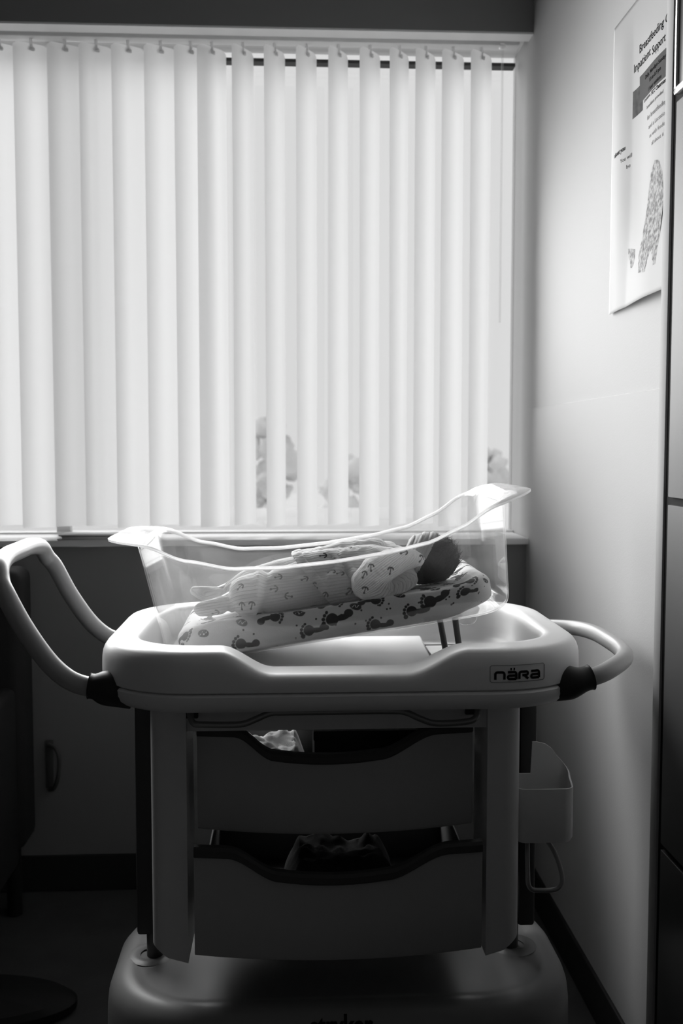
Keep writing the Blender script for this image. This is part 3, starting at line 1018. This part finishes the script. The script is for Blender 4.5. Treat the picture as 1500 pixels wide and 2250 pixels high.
# skin body: one continuous mesh, mostly under the clothes
HC = (.508, -.022, .0535)
body_ch = [
    [(HC[0], HC[1], HC[2], .047, (1.12, 1.0, .98))],
    [(.473, -.006, .0435, .036)],                                   # jaw, facing away from us
    [(.463, .008, .0485, .026), (.460, .020, .0455, .020)],         # chin and cheek
    [(.485, .026, .0635, .007), (.483, .031, .0615, .0055)],        # nose
    [(.500, .018, .0795, .008)], [(.503, .022, .0455, .008)],       # brows
    [(.474, .025, .0595, .0045), (.472, .024, .0475, .0045)],       # lips
    [(.493, -.014, .092, .009), (.500, -.016, .094, .007)],         # ear
    [(.475, -.015, .045, .024), (.435, -.010, .046, .030)],         # neck
    [(.430, -.010, .050, .036), (.340, -.008, .050, .042), (.280, -.010, .052, .042)],
    [(.430, -.050, .042, .020), (.390, -.088, .040, .019), (.455, -.092, .066, .013)],
    [(.425, .035, .060, .020), (.375, .060, .052, .018), (.44, .075, .055, .013)],
    [(.280, -.040, .050, .032), (.175, -.060, .050, .024), (.105, -.066, .036, .013)],
    [(.280, .020, .055, .032), (.175, .005, .056, .024), (.105, -.004, .050, .013)],
    [(.105, -.066, .036, .013), (.078, -.066, .036, .011)], [(.105, -.004, .050, .013), (.070, -.006, .056, .010)],
]
for k in range(5):   # fingers inside the folded cuffs
    body_ch.append([(.455, -.092, .066, .009), (.468 + .002 * (2 - abs(k - 2)), -.100 + .004 * k, .068, .0042), (.473, -.099 + .004 * k, .064, .0036)])
    body_ch.append([(.44, .075, .055, .009), (.452 + .002 * (2 - abs(k - 2)), .067 + .004 * k, .058, .0042), (.457, .067 + .004 * k, .055, .0036)])
bme = remeshed(body_ch, .0022, 5)
V, N = arr(bme); setco(bme, V)
link('body', bme, 'skin', baby)

MOTIF = {}
def motif(V, N, spots, size=.0078):
    """little anchors: ring, shank and curved arms, drawn round each spot on the surface"""
    ink = np.zeros(len(V))
    for (c, ang) in spots:
        c = np.array(c)
        d2 = ((V - c) ** 2).sum(1)
        i0 = int(np.argmin(d2))
        n = N[i0]; c = V[i0]
        a = np.array([math.cos(ang), 0, math.sin(ang)]); a -= n * a.dot(n); a /= np.linalg.norm(a) + 1e-9
        b = np.cross(n, a)
        idx = np.nonzero(((V - c) ** 2).sum(1) < (size * 1.7) ** 2)[0]
        D = V[idx] - c
        x, y = D @ a / size, D @ b / size
        d = np.minimum(np.sqrt((x + .75) ** 2 + y ** 2) - .28, np.maximum(np.abs(y) - .12, np.abs(x) - .7))
        r = np.sqrt((x - .15) ** 2 + y ** 2)
        d = np.minimum(d, np.maximum(np.abs(r - .66) - .17, .1 - x))
        ink[idx] = np.maximum(ink[idx], soft(d, .16))
    return ink
def folds(V, N, amp, freq, seed, stretch=(1, 1, 1)):
    o = Vector((seed * 3.1, seed * 1.7, seed))
    out = np.zeros(len(V))
    for i in range(len(V)):
        p = Vector((V[i, 0] * freq * stretch[0], V[i, 1] * freq * stretch[1], V[i, 2] * freq * stretch[2])) + o
        q = noise.noise(p)
        out[i] = amp * (q + .7 * (1 - 2 * abs(noise.noise(p * 1.9))) - .35)
    return V + N * out[:, None]

# trousers with feet
leg_near = [(.074, -.074, .036, .0135), (.105, -.074, .036, .0165), (.126, -.074, .038, .0180)]
leg_upper = [(.160, -.071, .048, .0365), (.215, -.050, .046, .040), (.290, -.022, .048, .044)]
leg_far = [(.060, -.008, .062, .0085), (.082, -.008, .052, .0145), (.118, -.006, .044, .0165), (.134, -.004, .048, .024), (.165, .000, .054, .032), (.220, .010, .056, .038), (.290, .010, .054, .044)]
knee = [(.165, -.074, .044, .030), (.160, -.090, .036, .026)]
tr = remeshed([leg_near, leg_upper, leg_far, knee, [(.20, -.062, .040, .036), (.29, -.055, .036, .034)]], .0015, 8)
V, N = arr(tr)
V = folds(V, N, .0016, 34, 2, (.5, 1.2, 1.2))
# bunched fold beside the knee
for i in range(len(V)):
    x, y, z = V[i]
    d = x - (.172 + .30 * (z - .03))
    w = sstep(-.02, .03, -y - .02)
    V[i] += N[i] * (.0042 * math.exp(-(d / .007) ** 2) - .0050 * math.exp(-((d - .016) / .008) ** 2)) * w
    d2 = x - (.122 + .1 * (z - .03))
    V[i] += N[i] * (-.0040 * math.exp(-(d2 / .006) ** 2)) * w
setco(tr, V)
ang = np.arctan2(V[:, 2] - .022, -(V[:, 1] + .030)) * .050
setattr_f(tr, 'rib', ang)
tsp = [((.150, -.11, .078), .8), ((.225, -.09, .083), .2), ((.215, -.12, .060), .0), ((.240, -.12, .035), 2.8), ((.165, -.14, .035), 1.2), ((.140, -.14, .035), 1.4), ((.098, -.1, .020), .3), ((.27, -.09, .07), .5), ((.20, .03, .08), .5), ((.10, .01, .06), .5)]
setattr_f(tr, 'ink', motif(V, N, tsp))
link('trousers', tr, 'knit', baby)

# kimono shirt: body, then sleeves as pieces of it
sh = remeshed([[(.262, -.022, .050, .051), (.33, -.020, .050, .050), (.40, -.020, .048, .048), (.445, -.015, .044, .036)],
               [(.27, .020, .056, .046), (.36, .022, .060, .044), (.43, .015, .054, .036)],
               [(.30, -.060, .034, .032), (.42, -.062, .032, .030)],
               [(.275, .0, .070, .030), (.35, .005, .080, .028), (.41, .01, .078, .026)]], .0015, 8)
V, N = arr(sh)
keep = []
def hem(z, y): return .262 + (.085 - z) * .62
V = folds(V, N, .0022, 30, 5, (.8, 1, 1))
for i in range(len(V)):
    x, y, z = V[i]
    h = hem(z, y)
    band = sstep(h - .002, h, x) * (1 - sstep(h + .017, h + .0185, x))
    V[i] += N[i] * (.0022 * band + .0012)
    # overlapping flap edge running down from the middle, and a deep crease under the arm
    f = (x - .338) - (.075 - z) * .75
    w = sstep(.02, .07, -y)
    V[i] += N[i] * w * (.0035 * sstep(-.003, 0, f) * (1 - sstep(.012, .02, f)))
    c = (x - .352) + (z - .05) * .35
    V[i] -= N[i] * w * .0065 * math.exp(-(c / .0055) ** 2)
    c2 = (x - .318) + (z - .06) * -.9
    V[i] += N[i] * w * .0030 * math.exp(-(c2 / .006) ** 2)
setco(sh, V)
bm = bmesh.new(); bm.from_mesh(sh)
kill = [v for v in bm.verts if v.co.x < hem(v.co.z, v.co.y)]
bmesh.ops.delete(bm, geom=kill, context='VERTS')
bm.to_mesh(sh); bm.free(); sh.update()
V, N = arr(sh)
h = np.array([hem(v[2], v[1]) for v in V])
inband = (V[:, 0] < h + .0175)
rib = np.arctan2(V[:, 2] - .022, -(V[:, 1] + .020)) * .055
setattr_f(sh, 'rib', rib)
setattr_f(sh, 'ink', motif(V, N, [((.285, -.09, .045), 2.2), ((.300, -.1, .028), .8), ((.322, -.08, .075), .3), ((.335, -.08, .062), .2), ((.31, -.05, .098), .1), ((.36, -.03, .1), .2), ((.345, -.1, .03), .6), ((.40, .03, .1), .4), ((.30, .04, .09), .4)]))
shirt = link('shirt', sh, 'knit', baby)
m = shirt.modifiers.new('thickness', 'SOLIDIFY'); m.thickness = .0016; m.offset = 1

def sleeve(name, ch, axis, c0, spots, seed):
    me = remeshed(ch, .0014, 7)
    V, N = arr(me)
    V = folds(V, N, .0024, 40, seed, (1, 1, 1))
    setco(me, V)
    V, N = arr(me)
    a = Vector(axis).normalized()
    b = a.cross(Vector((0, 1, 0))).normalized(); c = a.cross(b)
    D = V - np.array(c0)
    setattr_f(me, 'rib', np.arctan2(D @ np.array(b), D @ np.array(c)) * .030)
    setattr_f(me, 'ink', motif(V, N, spots))
    return link(name, me, 'knit', baby)
sleeve('sleeve', [[(.452, -.060, .032, .026), (.425, -.078, .026, .029), (.396, -.094, .030, .031), (.380, -.098, .038, .030)],
                  [(.380, -.098, .038, .030), (.400, -.100, .056, .030), (.426, -.102, .067, .027), (.452, -.100, .072, .022), (.468, -.099, .070, .0175)],
                  [(.468, -.099, .070, .0175), (.478, -.098, .066, .0125)]], (.08, 0, .045), (.42, -.10, .062),
       [((.372, -.13, .060), 1.0), ((.388, -.14, .078), 1.5), ((.425, -.14, .058), 1.3), ((.372, -.13, .028), 1.2), ((.455, -.13, .092), .2), ((.492, -.12, .066), .7)], 8)
sleeve('sleeve', [[(.43, .03, .068, .028), (.385, .055, .066, .027), (.375, .066, .058, .024)], [(.375, .066, .058, .024), (.43, .082, .062, .020), (.462, .086, .062, .013)]], (.08, .02, 0), (.40, .07, .06),
       [((.40, .06, .09), .4)], 9)

# hair: close cap over the crown and back of the head, plus loose strands
def head_pt(d, s=1.0):
    return Vector((HC[0] + d.x * .0527 * s, HC[1] + d.y * .047 * s, HC[2] + d.z * .0461 * s))
bm = bmesh.new()
bmesh.ops.create_icosphere(bm, subdivisions=6, radius=1)
kill = []
for v in bm.verts:
    d = v.co.normalized()
    edge = d.x * .83 - d.z * .56 - d.y * .12          # hair behind the slanting wrap, towards the crown
    if edge < -.22 or d.y > .82: kill.append(v); continue
    p = Vector((d.x * 3, d.y * 22, d.z * 3 + d.x * 4))
    rr = 1.045 + .020 * noise.noise(p) + .02 * noise.noise(p * 2.3) + .01 * noise.noise(d * 4)
    v.co = head_pt(d, rr)
    v.co.z = max(v.co.z, .0100)
bmesh.ops.delete(bm, geom=kill, context='VERTS')
me = bpy.data.meshes.new('hair'); bm.to_mesh(me); bm.free()
st = MB()
rr = random.Random(21)
for k in range(520):
    d = Vector((rr.uniform(-.1, 1), rr.uniform(-1, .7), rr.uniform(-.5, 1))).normalized()
    if d.x * .83 - d.z * .56 - d.y * .12 < -.10: continue
    p = head_pt(d, 1.04)
    sw = Vector((.9, -.1, .45)) + Vector((rr.uniform(-.5, .5), rr.uniform(-.4, .4), rr.uniform(-.5, .5)))
    lift = .30 if (d.x > .55 and rr.random() < .55) else .10
    t = (sw - d * sw.dot(d)).normalized()
    L = rr.uniform(.008, .020)
    pts = [p - d * .001, p + t * L * .5 + d * L * lift * .6, p + t * L + d * L * lift * (1.5 if lift > .2 else .5)]
    st.tube(pts, lambda q: .00055 * (1 - .85 * q) + .00006, 4, 3)
b0 = len(me.vertices)
hv = [tuple(v.co) for v in me.vertices]; hf = [tuple(p.vertices) for p in me.polygons]
hm = MB().add(hv, hf); hm.add(st.v, st.f)
bpy.data.meshes.remove(me)
hm.build('hair', 'hair', baby, auto=None)

# soft wrap round the head, in slanting folds, between the hair and the shirt
bm = bmesh.new()
bmesh.ops.create_icosphere(bm, subdivisions=6, radius=1)
kill = []
for v in bm.verts:
    d = v.co.normalized()
    edge = d.x * .83 - d.z * .56 - d.y * .12
    if edge > -.15 or edge < -.93 or (d.y > .30 and d.x < -.15): kill.append(v); continue
    fold = .018 * math.sin(edge * 23 + d.z * 2.0 + .8 * noise.noise(d * 3)) + .010 * math.sin(edge * 51)
    v.co = head_pt(d, 1.085 + fold)
    v.co.z = max(v.co.z, .0108)
bmesh.ops.delete(bm, geom=kill, context='VERTS')
me = bpy.data.meshes.new('head_wrap'); bm.to_mesh(me); bm.free()
V, N = arr(me)
setattr_f(me, 'ink', np.zeros(len(V)))
setattr_f(me, 'rib', V[:, 0] * .83 - V[:, 2] * .56)
hw = link('head_wrap', me, 'band_knit', baby)
m = hw.modifiers.new('thickness', 'SOLIDIFY'); m.thickness = .002; m.offset = 1

# ---------------------------------------------------------------- poster on the right wall
def poster_pt(s, t, lift=0.0):
    """s: metres along the wall from the poster's window-side edge towards the camera; t: metres down from its top"""
    y = 2.079 - s
    z = 2.121 - t
    bulge = .004 + .004 * math.sin(pi * min(1, s / .12)) * sstep(0, .1, t)
    bulge += .018 * sstep(.40, .58, t) * sstep(.02, .28, s)         # lower corner stands off the wall
    bulge += .0022 * math.sin(s * 30) * sstep(.04, .2, t) * (1 - sstep(.35, .5, t))
    return (XR - .002 - bulge - lift, y, z)
PW, PH = .43, .582
po = Vector(poster_pt(0, 0))
poster = thing('wall_poster', 'laminated information poster curling off the right wall', 'poster', po)
vs, fs = [], []
nu, nv = 60, 70
for j in range(nv + 1):
    for i in range(nu + 1):
        vs.append(poster_pt(PW * i / nu, PH * j / nv))
for j in range(nv):
    for i in range(nu):
        a = j * (nu + 1) + i
        fs.append((a, a + 1, a + nu + 2, a + nu + 1))
def lam_mat():
    m, N, L, b = nmat('laminated_paper')
    b.inputs['Base Color'].default_value = (.50, .50, .50, 1)
    b.inputs['Roughness'].default_value = .7
    b.inputs['Coat Weight'].default_value = .02
    b.inputs['Specular IOR Level'].default_value = .02
    b.inputs['Coat Roughness'].default_value = .12
    return m
M['laminate'] = lam_mat()
MB(po).add(vs, fs).build('poster_sheet', 'laminate', poster, solid=.0005, auto=None)
def on_poster(vs, fs, name, mat, lift=.0004):
    m = MB(po).add([poster_pt(x, y, lift) for x, y in vs], fs)
    return m.build(name, mat, poster, smooth=False)
def ptext(lines, name, mat, lift=.00055):
    m = MB(po)
    for (txt, s, t, size, off, anchor, wfit) in lines:
        vs, fs = text_mesh(txt, size, off * size)
        xs = [v[0] for v in vs]; w = max(xs) - min(xs)
        k = (wfit / w) if wfit else 1.0
        x0 = s - (w * k / 2 if anchor == 'c' else 0)
        m.add([poster_pt(x0 + (v[0] - min(xs)) * k, t - v[1], lift) for v in vs], fs)
    return m.build(name, mat, poster, smooth=False)
def prect(s0, t0, s1, t1, name, mat, lift=.00042, n=16):
    vs, fs = [], []
    for j in range(n + 1):
        for i in range(n + 1): vs.append((s0 + (s1 - s0) * i / n, t0 + (t1 - t0) * j / n))
    for j in range(n):
        for i in range(n):
            a = j * (n + 1) + i; fs.append((a, a + 1, a + n + 2, a + n + 1))
    return on_poster(vs, fs, name, mat, lift)
M['greybox'] = grey('grey_print', .12, .7, spec=0)
M['greybox2'] = grey('mottled_grey_print', .11, .4, var=.6, vscale=60, spec=0)
M['greytext'] = grey('grey_text_print', .08, .7, spec=0)
M['palext'] = grey('faded_text_print', .24, .7, spec=0)
ptext([('Breastfeeding', .155, .108, .0225, .010, 'l', .128), ('Class', .290, .108, .0225, .010, 'l', .050),
       ('Inpatient', .126, .134, .0225, .010, 'l', .092), ('Support', .227, .138, .0225, .010, 'l', .066), ('Group', .302, .139, .0225, .010, 'l', .06)], 'poster_heading', 'ink')
prect(.156, .152, .42, .202, 'poster_panel', 'greybox')
prect(.120, .168, .176, .220, 'poster_photo_small', 'greybox2', .00034)
ptext([('Daily, Mondays-Sundays', .188, .168, .0105, .02, 'l', .113), ('10 am & 9 pm', .215, .182, .0105, .02, 'l', .061), ('1 hour sessions', .209, .197, .0105, .02, 'l', .070)], 'poster_times', 'ink', .00060)
ptext([('Location:', .183, .209, .009, .01, 'l', .040), ('FCC Classroom', .229, .211, .0105, .03, 'l', .074)], 'poster_location', 'ink')
ptext([('breakfasts provided', .201, .227, .009, .0, 'l', .088)], 'poster_refreshments', 'greytext')
ptext([('for breastfeeding', .205, .249, .0125, .01, 'l', .098), ('and a Lactation', .215, .268, .0115, .0, 'l', .090), ('us with feeding', .222, .286, .0110, .0, 'l', .085), ('all about it', .235, .303, .0105, 0, 'l', .06)], 'poster_text', 'palext')
ptext([('about you', .034, .270, .0125, .04, 'l', .060), ('You will', .072, .291, .0115, 0, 'l', .05), ('be', .100, .309, .0110, 0, 'l', .016)], 'poster_note', 'greytext')
def pic_mat():
    m, N, L, b = nmat('halftone_picture')
    b.inputs['Roughness'].default_value = .8
    b.inputs['Specular IOR Level'].default_value = 0
    tc = N.new('ShaderNodeTexCoord')
    t = N.new('ShaderNodeTexNoise'); t.inputs['Scale'].default_value = 130; t.inputs['Detail'].default_value = 5
    L.new(tc.outputs['Object'], t.inputs['Vector'])
    r = N.new('ShaderNodeMapRange'); r.inputs['From Min'].default_value = .35; r.inputs['From Max'].default_value = .65
    r.inputs['To Min'].default_value = .20; r.inputs['To Max'].default_value = .52
    L.new(t.outputs['Fac'], r.inputs['Value']); L.new(r.outputs['Result'], b.inputs['Base Color'])
    return m
M['pic'] = pic_mat()
def ppoly(outline, name, mat, lift=.00042):
    c = (sum(p[0] for p in outline) / len(outline), sum(p[1] for p in outline) / len(outline))
    n = len(outline); vs = []; K = 8
    for k in range(K + 1):
        for p in outline: vs.append((c[0] + (p[0] - c[0]) * k / K, c[1] + (p[1] - c[1]) * k / K))
    fs = []
    for k in range(K):
        for i in range(n):
            j = (i + 1) % n; fs.append((k * n + i, k * n + j, (k + 1) * n + j, (k + 1) * n + i))
    return on_poster(vs, fs, name, mat, lift)
ppoly([(.255, .335), (.275, .340), (.292, .365), (.300, .41), (.302, .48), (.302, .53), (.245, .535), (.205, .53), (.195, .50), (.203, .46), (.212, .42), (.222, .385), (.236, .352)], 'poster_picture', 'pic')
ppoly([(.118, .468), (.140, .472), (.165, .478), (.170, .496), (.160, .512), (.145, .510), (.138, .497), (.126, .488)], 'poster_picture', 'pic')

# ---------------------------------------------------------------- tall cabinet at the right edge
FX = .600
cab = thing('tall_cabinet', 'tall cabinet with pale stile and dark panelled doors at the right edge', 'cabinet', (FX + .035, 1.0, 0))
KO = (FX + .035, 1.0, 0)
MB(KO).box((FX + .004, -.6, .0), (XR - .004, 1.600, 2.62)).build('carcass', 'gap', cab, smooth=False)
MB(KO).box((FX, 1.577, .0), (XR - .004, 1.606, 2.62), .001).build('stile', 'stile', cab)
def door(z0, z1, mat, framed=False, y0=.60, y1=1.553, nm='door'):
    o = MB(KO).box((FX - .002, y0, z0), (FX + .020, y1, z1), .0015).build(nm, mat, cab)
    if framed:
        f = MB(KO)
        w = .010
        f.box((FX - .006, y1 - w * .6, z0), (FX + .001, y1 + .001, z1), .001, 1)
        f.box((FX - .006, y0, z0), (FX + .001, y1, z0 + w), .001, 1)
        f.box((FX - .006, y0, z0), (FX + .001, y0 + w, z1), .001, 1)
        f.box((FX - .006, y0, z1 - w), (FX + .001, y1, z1), .001, 1)
        f.build('door_frame', 'doorframe', o)
    return o
door(1.808, 2.60, 'doordark', True)
door(1.184, 1.797, 'doorpanel')
door(.62, 1.172, 'doorlow')
door(.06, .61, 'doordark', nm='drawer')

# ---------------------------------------------------------------- dim things at the left edge
ch = thing('armchair', 'dark upholstered armchair in shadow at the left edge under the window', 'chair', (-1.03, 2.42, 0))
HO = (-1.03, 2.42, 0)
MB(HO).box((-1.36, 2.58, .20), (-.700, 2.72, .945), .03, 4).build('backrest', 'chair', ch)
MB(HO).box((-1.29, 2.36, .27), (-.79, 2.59, .45), .03, 4).build('seat', 'chair', ch)
for x in (-1.36, -.786):
    MB(HO).box((x, 2.36, .16), (x + .070, 2.60, .64), .02, 4).build('armrest', 'chair', ch)
for x in (-1.31, -.75):
    for y in (2.42, 2.66):
        MB(HO).tube([(x, y, 0), (x, y, .24)], .02, 12, 1).build('leg', 'blackplastic', ch)
pd = thing('pedestal_base', 'black rounded pedestal foot on the dark floor, lower left', 'pedestal', (-.74, 2.19, 0))
PO = (-.74, 2.19, 0)
MB(PO).loft([[(-.74 + r * math.cos(a * pi / 24) * 1.0, 2.19 + r * .42 * math.sin(a * pi / 24), z) for a in range(48)] for r, z in ((.24, 0), (.255, .008), (.255, .022), (.235, .034), (.10, .045))], True, True).build('foot_plate', 'blackplastic', pd)
MB(PO).tube([(-.80, 2.19, .03), (-.80, 2.19, .22)], .028, 16, 1).build('stem', 'blackplastic', pd)
wbk = thing('wall_bracket', 'small dark bracket on the shaded wall below the window', 'bracket', (-.67, YB, .36))
WO = (-.67, YB, .36)
MB(WO).box((-.694, YB - .006, .300), (-.672, YB - .0005, .438), .002).build('back_plate', 'bracket', wbk)
MB(WO).tube([(-.684, YB - .006, .425), (-.660, YB - .025, .418), (-.650, YB - .030, .39), (-.654, YB - .03, .34), (-.668, YB - .02, .305), (-.684, YB - .006, .296)], .006, 10, 6).build('hook_bar', 'bracket', wbk)
